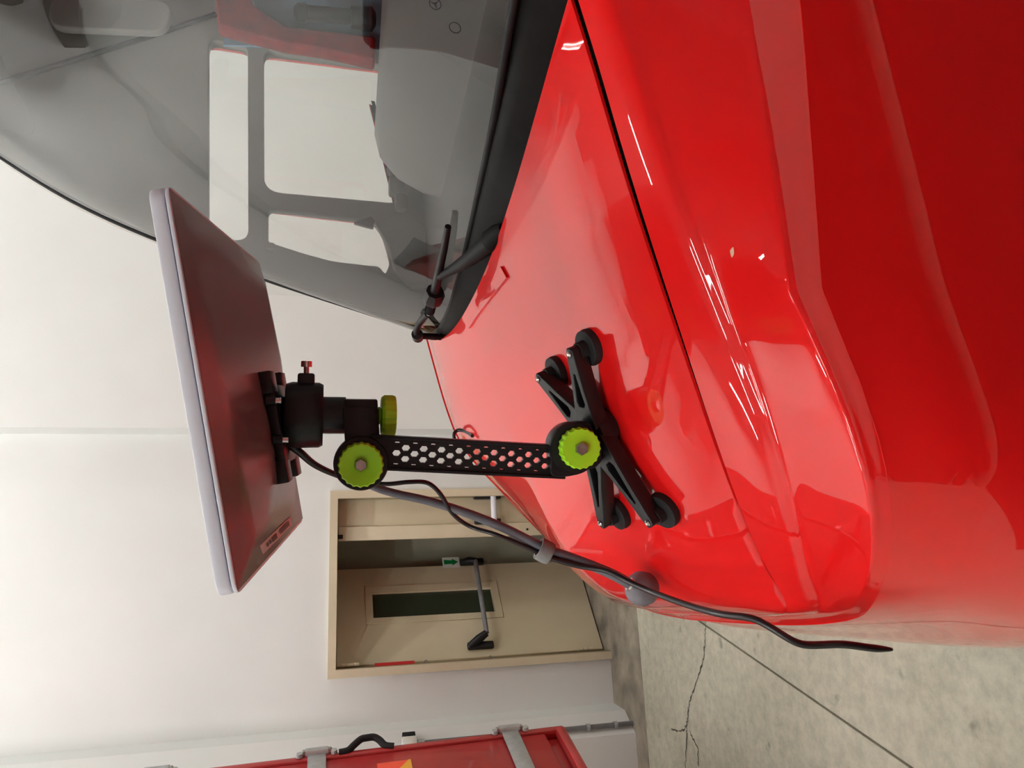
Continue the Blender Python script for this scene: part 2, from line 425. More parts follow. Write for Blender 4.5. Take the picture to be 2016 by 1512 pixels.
# panic bar: two black arms and the grey tube
tA, tB = onleaf(922, 1100, 0.02), onleaf(950, 1098, 0.02)
uA, uB = onleaf(972, 1268, 0.02), onleaf(940, 1271, 0.02)
pb0 = onleaf(936, 1104, 0.09); pb1 = onleaf(958, 1246, 0.09)
for top, pb in ((onleaf(912, 1107, 0.02), pb0), (onleaf(928, 1272, 0.02), pb1)):
    link('bar_plate', box_me(top+V((0, 0, -0.07)), le, ln_, EZ, 0.055, 0.04, 0.20, 0.012), blk, ol)
    link('bar_arm', tube([top+V((0, 0, 0.01)), (top+pb)/2+ln_*0.012, pb], [0.028, 0.032, 0.026], 10), blk, ol)
link('push_bar', tube([pb0, pb1], 0.019, 12), pipem, ol)
# green arrow sign
so = onleaf(889, 1107, 0.003)
link('arrow_sign', extrude([(-0.055, -0.065), (0.05, -0.065), (0.05, 0.075), (-0.055, 0.075)], [], so, le, EZ, 0.002), wsign, ol)
link('arrow_mark', extrude([(-0.020, 0.062), (0.024, 0.062), (0.017, -0.005), (0.034, -0.005), (0.0, -0.052), (-0.034, -0.005), (-0.017, -0.005)], [], so+ln_*0.002, le, EZ, 0.002), gsign, ol)
# hinge side details
hp0, hp1 = onleaf(731, 1303), onleaf(808, 1298)
link('red_tag', abox((DX0+0.045, FY+0.055, hp1.z-0.02), (DX0+0.075, FY+0.075, hp0.z-0.02)), redl, fr)
for (x, y) in ((838, 1299), (965, 1290)):
    q = at(x, y, Y=FY+0.07); link('frame_bolt', lathe((DX0+0.062, FY+0.06, q.z), -EY, [(0, 0.02), (0.012, 0.016), (0.014, 0)], 12), steeld, fr)
for x in (690, 1155):
    q = at(x, 1295, Y=FY+0.06)
    for k in (-1, 0, 1):
        link('hinge_knuckle', tube([(DX0+0.075, FY+0.075, q.z+k*0.042-0.019), (DX0+0.075, FY+0.075, q.z+k*0.042+0.019)], 0.013, 10), framem, fr)

# ------------------------------------------------------------------ conduit on the column
pcx, pcy = at(1240, 1424, Z=0.03).x, 0
A_, B_ = V((-0.905, 5.54, 0)), V((-1.03, 5.37, 0)); nn = V(((B_-A_).y*-1, (B_-A_).x, 0)).normalized()
if nn.y > 0: nn = -nn
pp = A_.lerp(B_, 0.72)+nn*0.028
zt = at(826, 1442, Y=pp.y).z
ct = thing('electrical_conduit', 'thin grey conduit running down the white column to the floor', 'conduit', (pp.x, pp.y, 0.0))
link('pipe', tube([pp+EZ*0.0, pp+EZ*zt], 0.016, 12), pipem, ct)
for z in (0.13, 0.33, 0.86):
    link('pipe_clip', lathe(pp+EZ*z, EZ, [(0.018, -0.012), (0.023, -0.012), (0.023, 0.012), (0.018, 0.012)], 14), galv, ct)
link('collar', lathe(pp+EZ*zt, EZ, [(0, -0.03), (0.024, -0.03), (0.024, 0.015), (0, 0.015)], 14), galv, ct)
sb = thing('switch_box', 'small white switch box with black cap on the column above the conduit', 'switch', tuple(pp+EZ*(zt+0.015)))
tt = (B_-A_).normalized()
link('box_body', box_me(pp+EZ*(zt+0.065), tt, nn, EZ, 0.085, 0.056, 0.095, 0.006), wsign, sb)
link('cap', box_me(pp+EZ*(zt+0.065)-tt*0.062, tt, nn, EZ, 0.04, 0.05, 0.085, 0.006), rub, sb)

# ================================================================== THE OTHER RED TRUCK (left edge)
E0 = at(1108, 1437, d=4.0)            # foot of its far vertical corner
E1 = at(1150, 1512, Z=E0.z)
sd = V((E1.x-E0.x, E1.y-E0.y, 0)).normalized()         # along its side, towards the camera
so_ = V((-sd.y, sd.x, 0));
if so_.x < 0: so_ = -so_                                 # outward normal of that side
BL = 2.3
tr = thing('locker_truck', 'red equipment truck body with steel strap hinges at the left edge', 'truck', (E0.x-0.6, E0.y-1.0, 0))
pl = [(E0), (E0+sd*BL), (E0+sd*BL-so_*1.7), (E0-so_*1.7)]
link('locker_body', prism([(p.x, p.y) for p in [E0+sd*0.02-so_*0.02, E0+sd*BL-so_*0.02, E0+sd*BL-so_*1.7, E0+sd*0.02-so_*1.7]], E0.z+0.01, 2.85), paint_old, tr)
def side(s, z, off=0.0): return E0+sd*s+so_*off+EZ*(z-E0.z)
dz0 = E0.z
link('door_panel', box_me(side(0.62, (dz0+2.8)/2+0.05, 0.004), sd, so_, EZ, 1.16, 0.03, 2.8-dz0-0.12, 0.008), paint_old, tr)
link('edge_rail', box_me(side(0.018, (dz0+2.85)/2, 0.004), sd, so_, EZ, 0.04, 0.05, 2.85-dz0, 0.012), paint_old, tr)
link('bottom_rail', box_me(side(0.62, dz0+0.025, 0.012), sd, so_, EZ, 1.2, 0.05, 0.05, 0.012), paint_old, tr)
def sideplane(x, y, off=0.02): return on_plane(x, y, E0+so_*off, so_)
for (x, y, wd) in ((1003, 1440, 0.085), (624, 1474, 0.085), (308, 1506, 0.085)):
    q = sideplane(x, y); z = q.z
    st = link('strap_hinge', box_me(side(0.23, z, 0.030), sd, so_, EZ, 0.50, 0.012, wd, 0.003), galv, tr)
    link('hinge_barrel', tube([side(-0.012, z-wd*0.62, 0.03), side(-0.012, z+wd*0.62, 0.03)], 0.024, 12), galv, tr)
    for s in (-1, 1):
        link('hinge_bolt', lathe(side(-0.012, z+s*wd*0.62, 0.03), EZ*s, [(0.02, 0), (0.02, 0.012), (0.012, 0.02), (0, 0.02)], 10), steeld, tr)
        link('hinge_stop', lathe(side(0.012, z+s*wd*0.95, 0.032), so_, [(0, 0.02), (0.014, 0.018), (0.016, 0)], 10), galv, tr)
h0, h1 = sideplane(668, 1490), sideplane(778, 1480)
zt, zb = h0.z, h1.z
hz = lambda f: zt+(zb-zt)*f
hp = [side(0.012, hz(0), 0.03), side(0.008, hz(0.16), 0.033), side(-0.012, hz(0.27), 0.045), side(-0.034, hz(0.40), 0.058), side(-0.038, hz(0.50), 0.060), side(-0.036, hz(0.64), 0.060), side(-0.022, hz(0.74), 0.050), side(0.004, hz(0.84), 0.035), side(0.014, hz(1.0), 0.03)]
gh = link('grab_handle', tube(smooth_pts(hp, 6), 0.017, 10), rub, tr)
s0 = sideplane(742, 1490, 0.021); s1 = sideplane(808, 1484, 0.021)
ss, zz0, zz1 = (s0-E0).dot(sd)+0.015, s1.z, s0.z
wdt = 0.30
link('orange_marking', extrude([(ss, zz1), (ss+wdt, zz1), (ss+wdt, zz0), (ss, zz0)], [], V((E0.x, E0.y, 0))+so_*0.0215, sd, EZ, 0.003), orang, tr)
link('yellow_marking', extrude([(ss, zz0), (ss, zz0+0.01), (ss+wdt*0.62, zz1), (ss+wdt, zz1), (ss+wdt, zz0)], [], V((E0.x, E0.y, 0))+so_*0.0235, sd, EZ, 0.002), yell, tr)
link('chassis', prism([(p.x, p.y) for p in [E0+sd*0.5-so_*0.35, E0+sd*BL-so_*0.35, E0+sd*BL-so_*1.3, E0+sd*0.5-so_*1.3]], 0.55, E0.z+0.01), rub, tr)
for so2 in (0.35, 1.45):
    c = E0+sd*1.25-so_*so2; c.z = 0.48
    link('wheel', lathe(c, so_, [(0, -0.12), (0.25, -0.12), (0.28, -0.14), (0.46, -0.14), (0.48, -0.10), (0.48, 0.10), (0.46, 0.14), (0.28, 0.14), (0.25, 0.10), (0, 0.08)], 32), tyrem, tr)

for o_ in tr.children:                       # its side leans in slightly towards the top
    if o_.name.startswith(('wheel', 'chassis')): continue
    for v in o_.data.vertices: v.co.x -= 0.024*(v.co.z-E0.z)

# added red truck, unseen behind the camera, to give the fender a deep red reflection
t3 = thing('unseen_truck', 'added unseen red truck with a white stripe, for the shiny fender to mirror', 'truck', (1.2, -2.4, 0))
link('unseen_truck_body', abox((-2.6, -4.0, 0.50), (5.2, -1.80, 2.75), 0.06), paint_dark, t3)
link('unseen_truck_stripe', abox((-2.5, -1.802, 1.40), (5.1, -1.785, 2.00), 0.004), wsign, t3)  # stripe added so the fender mirrors a pale band
link('unseen_truck_step', abox((-2.4, -1.84, 0.36), (5.0, -1.70, 0.50), 0.02), rub, t3)
for x in (-1.4, 3.8):
    for y in (-1.95, -3.8):
        link('wheel', lathe((x, y, 0.48), -EY if y < -2 else EY, [(0, -0.12), (0.25, -0.12), (0.28, -0.14), (0.46, -0.14), (0.48, -0.10), (0.48, 0.10), (0.46, 0.14), (0.28, 0.14), (0.25, 0.10), (0, 0.08)], 32), tyrem, t3)

rm = link('unseen_dark_mat', abox((-2.2, -1.66, 0.0005), (4.8, 0.45, 0.012), 0.004), rub, origin=(1.3, -0.6, 0.0005))  # unseen dark sheet added to keep the fender's lower reflection dark
tag(rm, 'added unseen dark mat that darkens the floor mirrored in the fender', 'mat')

# ================================================================== THE RED VEHICLE
YC = 1.42
# the bonnet shut line on the near side, from the cab forward and across the nose (X, Y, Z)
SHUT = [(1.45, 0.730, 2.02), (1.10, 0.732, 1.945), (0.85, 0.735, 1.892), (0.75, 0.7365, 1.870), (0.6826, 0.7383, 1.8546), (0.615, 0.7406, 1.8384), (0.5502, 0.7446, 1.8232), (0.4879, 0.7506, 1.8074), (0.4279, 0.7591, 1.7898),
        (0.3698, 0.7705, 1.7701), (0.313, 0.7853, 1.7481), (0.2567, 0.804, 1.7237), (0.2002, 0.8267, 1.6967), (0.1425, 0.8537, 1.6663),
        (0.0828, 0.8848, 1.6312), (0.0202, 0.9193, 1.5889), (-0.0465, 0.9563, 1.5356), (-0.060, 1.04, 1.512), (-0.064, 1.15, 1.503), (-0.066, 1.28, 1.499), (-0.067, YC, 1.498)]
_sx = [q[0] for q in reversed(SHUT)]; _sy = [q[1] for q in reversed(SHUT)]; _sz = [q[2] for q in reversed(SHUT)]
def Yg(X): return interp(X, _sx, _sy)
def Zg(X): return interp(X, _sx[4:], _sz[4:]) if X > -0.0465 else 1.5356+(X+0.0465)*1.3
def crown(X): return interp(X, [-0.06, -0.03, 0.05, 0.22, 0.40, 0.70], [0.0, 0.045, 0.070, 0.052, 0.042, 0.038])
def sstep(a, b, x):
    t = min(1, max(0, (x-a)/(b-a))); return t*t*(3-2*t)
def fdrop(X, Y): return 0.22*max(0.0, Y-1.45)*(1-sstep(0.0, 0.42, X))
vt_ = thing('red_truck', 'glossy red truck with bonnet, dark windscreen and black wipers, in the foreground', 'truck', (0.7, YC, 0))

def resamp(pts, n):
    d = [0]
    for p, q in zip(pts, pts[1:]): d.append(d[-1]+(q-p).length)
    out = []; j = 0
    for i in range(n+1):
        t = d[-1]*i/n
        while j < len(d)-2 and d[j+1] < t: j += 1
        f = (t-d[j])/max(1e-9, d[j+1]-d[j]); out.append(pts[j].lerp(pts[j+1], min(1, max(0, f))))
    return out
NSIDE, NCOR = 26, 40
XCOR = 0.30
shut = smooth_pts([V(q) for q in SHUT], 12)
shut_side = [p for p in shut if p.x > XCOR]; shut_front = resamp([p for p in shut if p.x <= XCOR], NCOR)
gap_half = resamp(shut_side+[shut_front[0]], NSIDE)[:-1]+shut_front
# (front X, exponent, side Y, height rule) of the level lines below the shoulder
def outer_half(Xf, n, ys):
    out = []
    for i in range(NSIDE): out.append((gap_half[i].x, ys))
    cor = []
    for i in range(61):
        th = PI/2*i/60
        cor.append(V((XCOR-(XCOR-Xf)*math.sin(th)**(2/n), YC-(YC-ys)*(math.cos(th)**(2/n) if i < 60 else 0.0), 0)))
    return out+[(p.x, p.y) for p in resamp(cor, NCOR)]
b1p = outer_half(-0.074, 4.0, 0.640)
def bandh(X): return interp(X, [-0.1, 0.0, 0.15, 0.30, 0.45, 0.62, 1.5], [0.018, 0.02, 0.026, 0.036, 0.046, 0.056, 0.075])
def band_pt(i, t):                       # the waist band: an almost flat strip below the face
    h_ = bandh(b1p[i][0]); x_, y_ = b1p[i]
    k = min(1, max(0, (YC-y_)/(YC-0.64)))
    return V((x_-0.010*t*(1-k**3), y_-0.364*h_*t*k, b1z(i)-h_*t))
s1p = outer_half(-0.100, 4.0, 0.606); s2p = outer_half(-0.130, 4.0, 0.599); s3p = outer_half(-0.142, 4.0, 0.597); s4p = outer_half(-0.145, 4.0, 0.599)
rings = []
N_ = len(gap_half)
def add_ring(fn):
    half = [fn(i) for i in range(N_)]
    full = half+[V((p.x, 2*YC-p.y, p.z)) for p in reversed(half[:-1])]
    rings.append([V((p.x, p.y, p.z-(fdrop(p.x, p.y) if p.z > 1.2 else 0))) for p in full])
def mixp(i, t, dz):
    g_ = gap_half[i]; b_ = b1p[i]
    return V((g_.x+(b_[0]-g_.x)*t, g_.y+(b_[1]-g_.y)*t, g_.z+dz))
def rz(i): return gap_half[i].z-0.024
def b1z(i): return min(1.690, rz(i)-0.020)
add_ring(lambda i: gap_half[i].copy())
def face(i, t):                                   # the plain face between shoulder and waist, slightly crowned
    p = mixp(i, 0.42+0.58*t, -0.030-(rz(i)-0.006-b1z(i))*t)
    return p
add_ring(lambda i: mixp(i, 0.20, -0.007))
add_ring(lambda i: mixp(i, 0.34, -0.016))
add_ring(lambda i: mixp(i, 0.40, -0.024))
add_ring(lambda i: face(i, 0.06))
add_ring(lambda i: face(i, 0.35))
add_ring(lambda i: face(i, 0.68))
add_ring(lambda i: face(i, 0.95))
add_ring(lambda i: band_pt(i, 0.10))
add_ring(lambda i: band_pt(i, 0.5))
add_ring(lambda i: band_pt(i, 0.92))
add_ring(lambda i: V(((band_pt(i, 1.0).x*0.9+s1p[i][0]*0.1), band_pt(i, 1.0).y-0.0015, band_pt(i, 1.0).z-0.010)))
add_ring(lambda i: V((s1p[i][0], s1p[i][1], min(1.50, rz(i)-0.17))))
add_ring(lambda i: V((s2p[i][0], s2p[i][1], min(1.25, rz(i)-0.32))))
add_ring(lambda i: V((s3p[i][0], s3p[i][1], 1.00)))
add_ring(lambda i: V((s4p[i][0], s4p[i][1], 0.72)))
def resample(cols, m=4):
    """spline through the level lines so that the shell is smooth"""
    out = []
    n = len(cols[0])
    strips = [smooth_pts([cols[k][j] for k in range(len(cols))], m) for j in range(n)]
    for i in range(len(strips[0])): out.append([strips[j][i] for j in range(n)])
    return out
body_rows = resample(rings, 5)
lip2 = [p+V((0, 0.001 if p.y < YC else -0.001, -0.004)) for p in body_rows[0]]
me = grid([lip2]+body_rows)
for p in me.polygons: p.use_smooth = True
body = link('body_shell', sharp(me, 50), paint, vt_)
# ---- bonnet
GAP = 0.006
def hoodZ(X, w): return Zg(X)+crown(X)*(1-(0.45*w*w+0.55*w**4))
hr = []
NW = 56
start = [p for p in gap_half if p.x < 0.70]
hood_half = [V((0.703, Yg(0.703), Zg(0.703)))]+start
for q in hood_half:
    row = []; X = q.x
    gp = 0.0045+0.0120*sstep(-0.05, 0.60, X)
    half = max((YC-q.y)-gp, 0.0005)
    wt = max(0.0, (X-0.25)/0.453)
    for j in range(NW+1):
        a = -1+2*j/NW
        w_ = math.copysign(1-(1-abs(a))**1.15, a)
        Xa = X-0.155*wt**1.5*(1-abs(w_)**2.2)
        y = YC+w_*half
        base = q.z if wt <= 0 else Zg(Xa)
        z = base+crown(Xa)*(1-(0.45*w_*w_+0.55*w_**4))-fdrop(Xa, y)
        row.append(V((Xa, y, z)))
    hr.append(row)
# rolled edge
edge = []
rows2 = []
for r_ in hr:
    a, b = r_[0]+V((0, -0.0005, -0.004)), r_[-1]+V((0, 0.0005, -0.004))
    rows2.append([a]+r_+[b])
me = grid([[p+V((0.002, 0, -0.015)) for p in rows2[0]]]+rows2)
hood = link('bonnet', sharp(me, 50), paint, vt_)
HB = BVHTree.FromPolygons([v.co+wloc(vt_) for v in me.vertices], [tuple(p.vertices) for p in me.polygons])
def on_hood(x, y):
    q = ray(x, y).normalized(); h = HB.ray_cast(CAM, q); return h[0], (h[1] if h[1].z > 0 else -h[1])
# raised hinge cover by the rear edge
hc = [on_hood(x, y) for x, y in ((989, 524), (1001, 546), (972, 582), (940, 624), (926, 646), (948, 594))]
if all(q[0] for q in hc):
    lo_ = [q[0]-q[1]*0.001 for q in hc]; hi_ = [q[0]+q[1]*0.004 for q in hc]; n6 = len(hc)
    me_h = mesh('cover', lo_+hi_, [tuple(range(n6)), tuple(range(n6, 2*n6))]+[(i, (i+1) % n6, n6+(i+1) % n6, n6+i) for i in range(n6)])
    link('hinge_cover', me_h, paint, hood)
# dark channel beneath the shut line and across the nose
ch = [[p+V((0, 0.020*(1 if p.y < YC else -1), -0.005)) for p in body_rows[0]], [p+V((0, 0.018*(1 if p.y < YC else -1), -0.016)) for p in body_rows[0]], [p+V((0, -0.010*(1 if p.y < YC else -1), -0.017)) for p in body_rows[0]], [p+V((0, 0.0005*(1 if p.y < YC else -1), -0.004)) for p in body_rows[0]]]
link('shut_channel', grid(ch), rub, vt_)
# stone chip
ce_ = ray(1441, 497)
BB = BVHTree.FromPolygons([v.co+wloc(vt_) for v in body.data.vertices], [tuple(p.vertices) for p in body.data.polygons])
h = BB.ray_cast(CAM, ce_.normalized())
if h[0]:
    n_ = h[1] if h[1].dot(ce_) < 0 else -h[1]
    x_, y_, _ = frame(n_)
    link('stone_chip', extrude(rounded([(-0.006, -0.002), (0.0, -0.0035), (0.007, 0.0), (0.001, 0.003)], 0.002, 3), [], h[0]+n_*0.0003, x_, y_, 0.0006), chipm, body)
# ---- cowl and windscreen
hedge = [hr[0][j] for j in range(NW+1)]                    # rear edge of the bonnet, near to far
gl = [(0.78, 0.735, 1.922), (0.86, 0.712, 1.917), (0.97, 0.690, 1.908), (1.116, 0.662, 1.900), (1.333, 0.622, 1.890), (1.58, 0.603, 1.880), (1.84, 0.632, 1.868), (1.95, 0.662, 1.868), (2.04, 0.705, 1.870)]
gY = [q[0] for q in gl]; gX = [q[1] for q in gl]; gZ = [q[2] for q in gl]
rowsC = []
for t in (0.0, 0.12, 0.35, 0.6, 0.8, 0.93, 1.0):
    row = []
    for j in range(NW+1):
        a = hedge[j]
        Y = 0.77+(2.045-0.77)*j/NW
        g_ = V((interp(Y, gY, gX), Y, interp(Y, gY, gZ)))
        p = a.lerp(g_, t)
        dip = -0.022*(1-t)**2 if t < 0.3 else 0.012*math.sin(PI*t)
        row.append(p+V((0.004*(1-t), 0, dip-0.002)))
    rowsC.append(row)
cow = link('cowl_panel', sharp(grid(rowsC), 60), cowlm, vt_)
for p in cow.data.polygons: p.use_smooth = True
# windscreen: base line swept up a raked, slightly bent profile
zE = [1.87, 1.905, 2.06, 2.27, 2.58, 2.77, 2.95, 3.10]
xE = [-0.012, 0.0, 0.045, 0.107, 0.210, 0.292, 0.400, 0.51]
yE = [2.042, 2.040, 2.036, 2.028, 2.014, 2.004, 1.992, 1.98]
def ws(Yt, z):
    """Yt: lateral position on the base line"""
    fr_ = (Yt-YC)/(2.04-YC); yy = YC+(interp(z, zE, yE)-YC)*fr_
    lift = interp(Yt, gY, gZ)-1.87
    return V((interp(Yt, gY, gX)+interp(z, zE, xE)*(1+0.45*max(0.0, 1-fr_*fr_)), yy, z+lift*(1-min(1, (z-1.87)/0.6))))
NZ, NY = 26, 40
Zr = [1.87+(3.05-1.87)*i/NZ for i in range(NZ+1)]
Yr = [0.78+(2.04-0.78)*j/NY for j in range(NY+1)]
glass = link('windscreen', grid([[ws(y, z) for y in Yr] for z in Zr]), wsglass, vt_, smooth=True)
link('windscreen_seal', tube([ws(2.04, z)+V((0.004, 0.004, 0)) for z in Zr], 0.0075, 8), rub, glass)
link('windscreen_seal', tube([ws(0.78, z)+V((0.004, -0.004, 0)) for z in Zr], 0.0075, 8), rub, glass)
link('windscreen_seal', tube([ws(y, 1.872)+V((-0.002, 0, -0.003)) for y in Yr], 0.006, 8), rub, glass)
link('windscreen_seal', tube([ws(y, 3.05) for y in Yr], 0.012, 8), rub, glass)
# printed marks on the glass: a star in a ring, a few dots, a second ring
WB = BVHTree.FromPolygons([v.co+wloc(vt_) for v in glass.data.vertices], [tuple(p.vertices) for p in glass.data.polygons])
def on_glass(x, y):
    h_ = WB.ray_cast(CAM, ray(x, y).normalized()); n_ = h_[1] if h_[1].dot(ray(x, y)) < 0 else -h_[1]; return h_[0], n_
def ring_mark(x, y, r, star):
    c, n_ = on_glass(x, y)
    if c is None: return
    ux = V((0, -1, 0)); ux = (ux-n_*ux.dot(n_)).normalized(); uy = n_.cross(ux)
    circ = [(math.cos(2*PI*i/24)*r, math.sin(2*PI*i/24)*r) for i in range(24)]
    inn = [(p[0]*0.84, p[1]*0.84) for p in circ]
    ms = [extrude(circ, [inn], c+n_*0.0006, ux, uy, 0.0004)]
    if star:
        for k in range(3):
            a = PI/2+2*PI*k/3; d_ = (math.cos(a), math.sin(a)); e2 = (-d_[1], d_[0])
            ms.append(extrude([(d_[0]*r*0.9, d_[1]*r*0.9), (e2[0]*r*0.16, e2[1]*r*0.16), (-e2[0]*r*0.16, -e2[1]*r*0.16)], [], c+n_*0.0006, ux, uy, 0.0004))
    link('glass_mark', join(*ms), markm, glass)
ring_mark(857, 7, 0.0085, True); ring_mark(896, 54, 0.0085, False)
# ---- cab shell: roof, far door with its windows, near door, back wall, floor
link('cab_roof', join(grid([[ws(y, 3.05)+V((0.0, 0, 0.0)) for y in Yr], [V((1.25, y, 3.14)) for y in Yr], [V((2.3, y, 3.16)) for y in Yr]])), paint, vt_)
link('headliner', grid([[ws(y, 3.03)+V((0.02, 0, -0.03)) for y in Yr], [V((1.4, y, 3.08)) for y in Yr], [V((2.28, y, 3.10)) for y in Yr]]), linerm, vt_)
FYD = 2.06
def px(x, y, Y=FYD): q = at(x, y, Y=Y); return (q.x, q.z)
win1 = rounded([px(411, 84), px(489, 97), px(490, 478), px(411, 478)], [0.03, 0.03, 0.03, 0.03])
win2 = rounded([px(519, 104), px(800, 140), px(778, 406), px(520, 383)], [0.035, 0.02, 0.02, 0.05])
win3 = rounded([px(528, 413), px(735, 437), px(752, 460), px(764, 500), px(768, 520), px(758, 545), px(745, 530), px(655, 520), px(600, 505), px(528, 482)], [0.02, 0.01, 0.03, 0.03, 0.03, 0.008, 0.008, 0.02, 0.02, 0.012])
def edge_xz(z, off): p = ws(2.04, z); return (p.x+off, z)
outl = [(0.725, 1.0), (0.725, 1.86)]+[edge_xz(z, 0.012) for z in (1.9, 2.06, 2.27, 2.45, 2.58, 2.68, 2.77, 2.86, 2.95, 3.03)]+[(1.25, 3.12), (2.3, 3.14), (2.3, 1.0)]
dr = link('cab_door', extrude(outl, [win1, win2, win3], (0, FYD, 0), EX, EZ, 0.035), trimm, vt_)
outs = [(x+0.012, z) for x, z in outl]
def grow(poly, k=0.018):
    cx_ = sum(p[0] for p in poly)/len(poly); cz_ = sum(p[1] for p in poly)/len(poly)
    hx = max(abs(p[0]-cx_) for p in poly); hz = max(abs(p[1]-cz_) for p in poly)
    return [(cx_+(p[0]-cx_)*(1+k/hx), cz_+(p[1]-cz_)*(1+k/hz)) for p in poly]
link('door_skin', extrude(outs, [grow(win1, 0.013), grow(win2, 0.013), grow(win3, 0.012)], (0, FYD+0.035, 0), EX, EZ, 0.02), paint, dr)
link('side_window', abox((0.8, FYD+0.02, 1.9), (1.9, FYD+0.024, 2.55)), sideglass, dr)
outn = [(0.80, 1.0), (0.80, 1.9), (1.28, 3.05), (2.3, 3.14), (2.3, 1.0)]
nd = link('cab_door', extrude(outn, [rounded([(1.02, 1.95), (1.9, 1.95), (1.9, 2.75), (1.32, 2.75)], 0.05)], (0, 0.74, 0), EX, EZ, 0.05), paint, vt_)
link('side_window', abox((1.0, 0.74, 1.9), (1.95, 0.744, 2.8)), sideglass, nd)
link('door_lining', extrude(outn, [rounded([(1.02, 1.95), (1.9, 1.95), (1.9, 2.75), (1.32, 2.75)], 0.05)], (0, 0.775, 0), EX, EZ, 0.015), trimm, nd)
link('cab_back', abox((2.28, 0.74, 1.0), (2.32, FYD+0.04, 3.15)), darkm, vt_)
link('cab_floor', abox((0.3, 0.72, 0.70), (2.3, FYD+0.03, 0.76)), darkm, vt_)
# pillar trim and headliner edge, far side, behind the door windows
pt = [px(-40, 178, 2.035), px(120, 128, 2.035), px(300, 72, 2.035), px(425, 30, 2.035), px(470, 75, 2.035), px(470, -140, 2.035), px(-40, -140, 2.035)]
link('pillar_trim', extrude(pt, [], (0, 2.03, 0), EX, EZ, 0.02), linerm, vt_)
link('trim_seam', tube([at(x, y, Y=2.018) for x, y in ((-40, 176), (120, 126), (300, 70), (425, 28))], 0.007, 8), rub, vt_)
sv = [at(x, y, X=1.45) for x, y in ((100, 55), (220, 45), (335, 28))]
vis = []
c = at(235, 42, Y=1.97)
link('sun_visor', extrude(rounded([px(90, 60, 1.97), px(330, 70, 1.97), px(345, 10, 1.97), px(110, -20, 1.97)], 0.06), [], (0, 1.97, 0), EX, EZ, 0.025, 0.006), trimm, vt_)
# red seat bolster, blue panel and dark tube seen through the screen
bl_ = [px(430, 62, 1.98), px(560, 96, 1.98), px(640, 108, 1.98), px(738, 130, 1.98), px(738, 82, 1.98), px(560, 62, 1.98), px(500, 20, 1.98), px(480, -60, 1.98), px(420, -60, 1.98)]
link('seat_bolster', extrude(rounded(bl_, 0.01, 3), [], (0, 1.98, 0), EX, EZ, 0.05, 0.008), seatm, vt_)
link('rear_panel', extrude([px(440, 90, 2.015), px(800, 100, 2.015), px(800, -160, 2.015), px(440, -160, 2.015)], [], (0, 2.015, 0), EX, EZ, 0.008), bluem, vt_)
ta, tb = at(585, 24, Y=1.93), at(712, 36, Y=1.93)
tl = link('grab_tube', tube([ta, tb], 0.022, 16), darkm, vt_)
link('tube_cap', lathe(ta, ta-tb, [(0, 0.012), (0.014, 0.010), (0.026, 0.0), (0.027, -0.025), (0.022, -0.028)], 20), blk, tl)
link('tube_clip', lathe(tb, tb-ta, [(0.024, -0.03), (0.032, -0.03), (0.034, 0.03), (0.02, 0.04), (0, 0.04)], 20), blk, tl)
# dashboard: low shelf plus the raised binnacle with its oval vent
dsh = [[V((interp(y, gY, gX)+0.03+u*0.55, y, interp(y, gY, gZ)-0.015+0.02*math.sin(u*PI/2)-0.20*max(0, u-0.8)/0.2)) for y in [0.80+1.22*j/30 for j in range(31)]] for u in (0, 0.1, 0.25, 0.5, 0.7, 0.8, 0.85, 0.9, 1.0)]
da = link('dashboard', grid(dsh), dashm, vt_, smooth=True)
prof = [(0.90, 1.86), (0.92, 1.95), (0.955, 2.015), (1.0, 2.052), (1.06, 2.065), (1.13, 2.055), (1.19, 2.01), (1.22, 1.93), (1.23, 1.84)]
br = []
for i in range(15):
    y = 0.86+(1.66-0.86)*i/14; br.append([V((x, y, z-0.03*(i/14))) for x, z in prof])
for k, (s, dy) in enumerate(((0.93, 0.03), (0.75, 0.06), (0.45, 0.08), (0.02, 0.088))):
    br.append([V((1.06+(x-1.06)*s, 1.66+dy, 1.86+(z-0.03-1.86)*s)) for x, z in prof])
link('binnacle', sharp(grid(br), 60), dashm, da)
c = V((0.93, 1.52, 1.90))
ov = [(math.cos(2*PI*i/32)*0.13, math.sin(2*PI*i/32)*0.055) for i in range(32)]
ax = V((0.45, 1, -0.0)).normalized(); 
vo = at(818, 245, Z=1.925)
link('vent_rim', extrude(ov, [[(p[0]*0.86, p[1]*0.74) for p in ov]], vo, V((0.75, 0.66, 0)).normalized(), V((-0.5, 0.4, 0.35)).normalized(), 0.012, 0.003), trimm, da)
link('vent_well', extrude([(p[0]*0.88, p[1]*0.78) for p in ov], [], vo-V((0, 0, 0.004)), V((0.75, 0.66, 0)).normalized(), V((-0.5, 0.4, 0.35)).normalized(), 0.004), seatm, da)
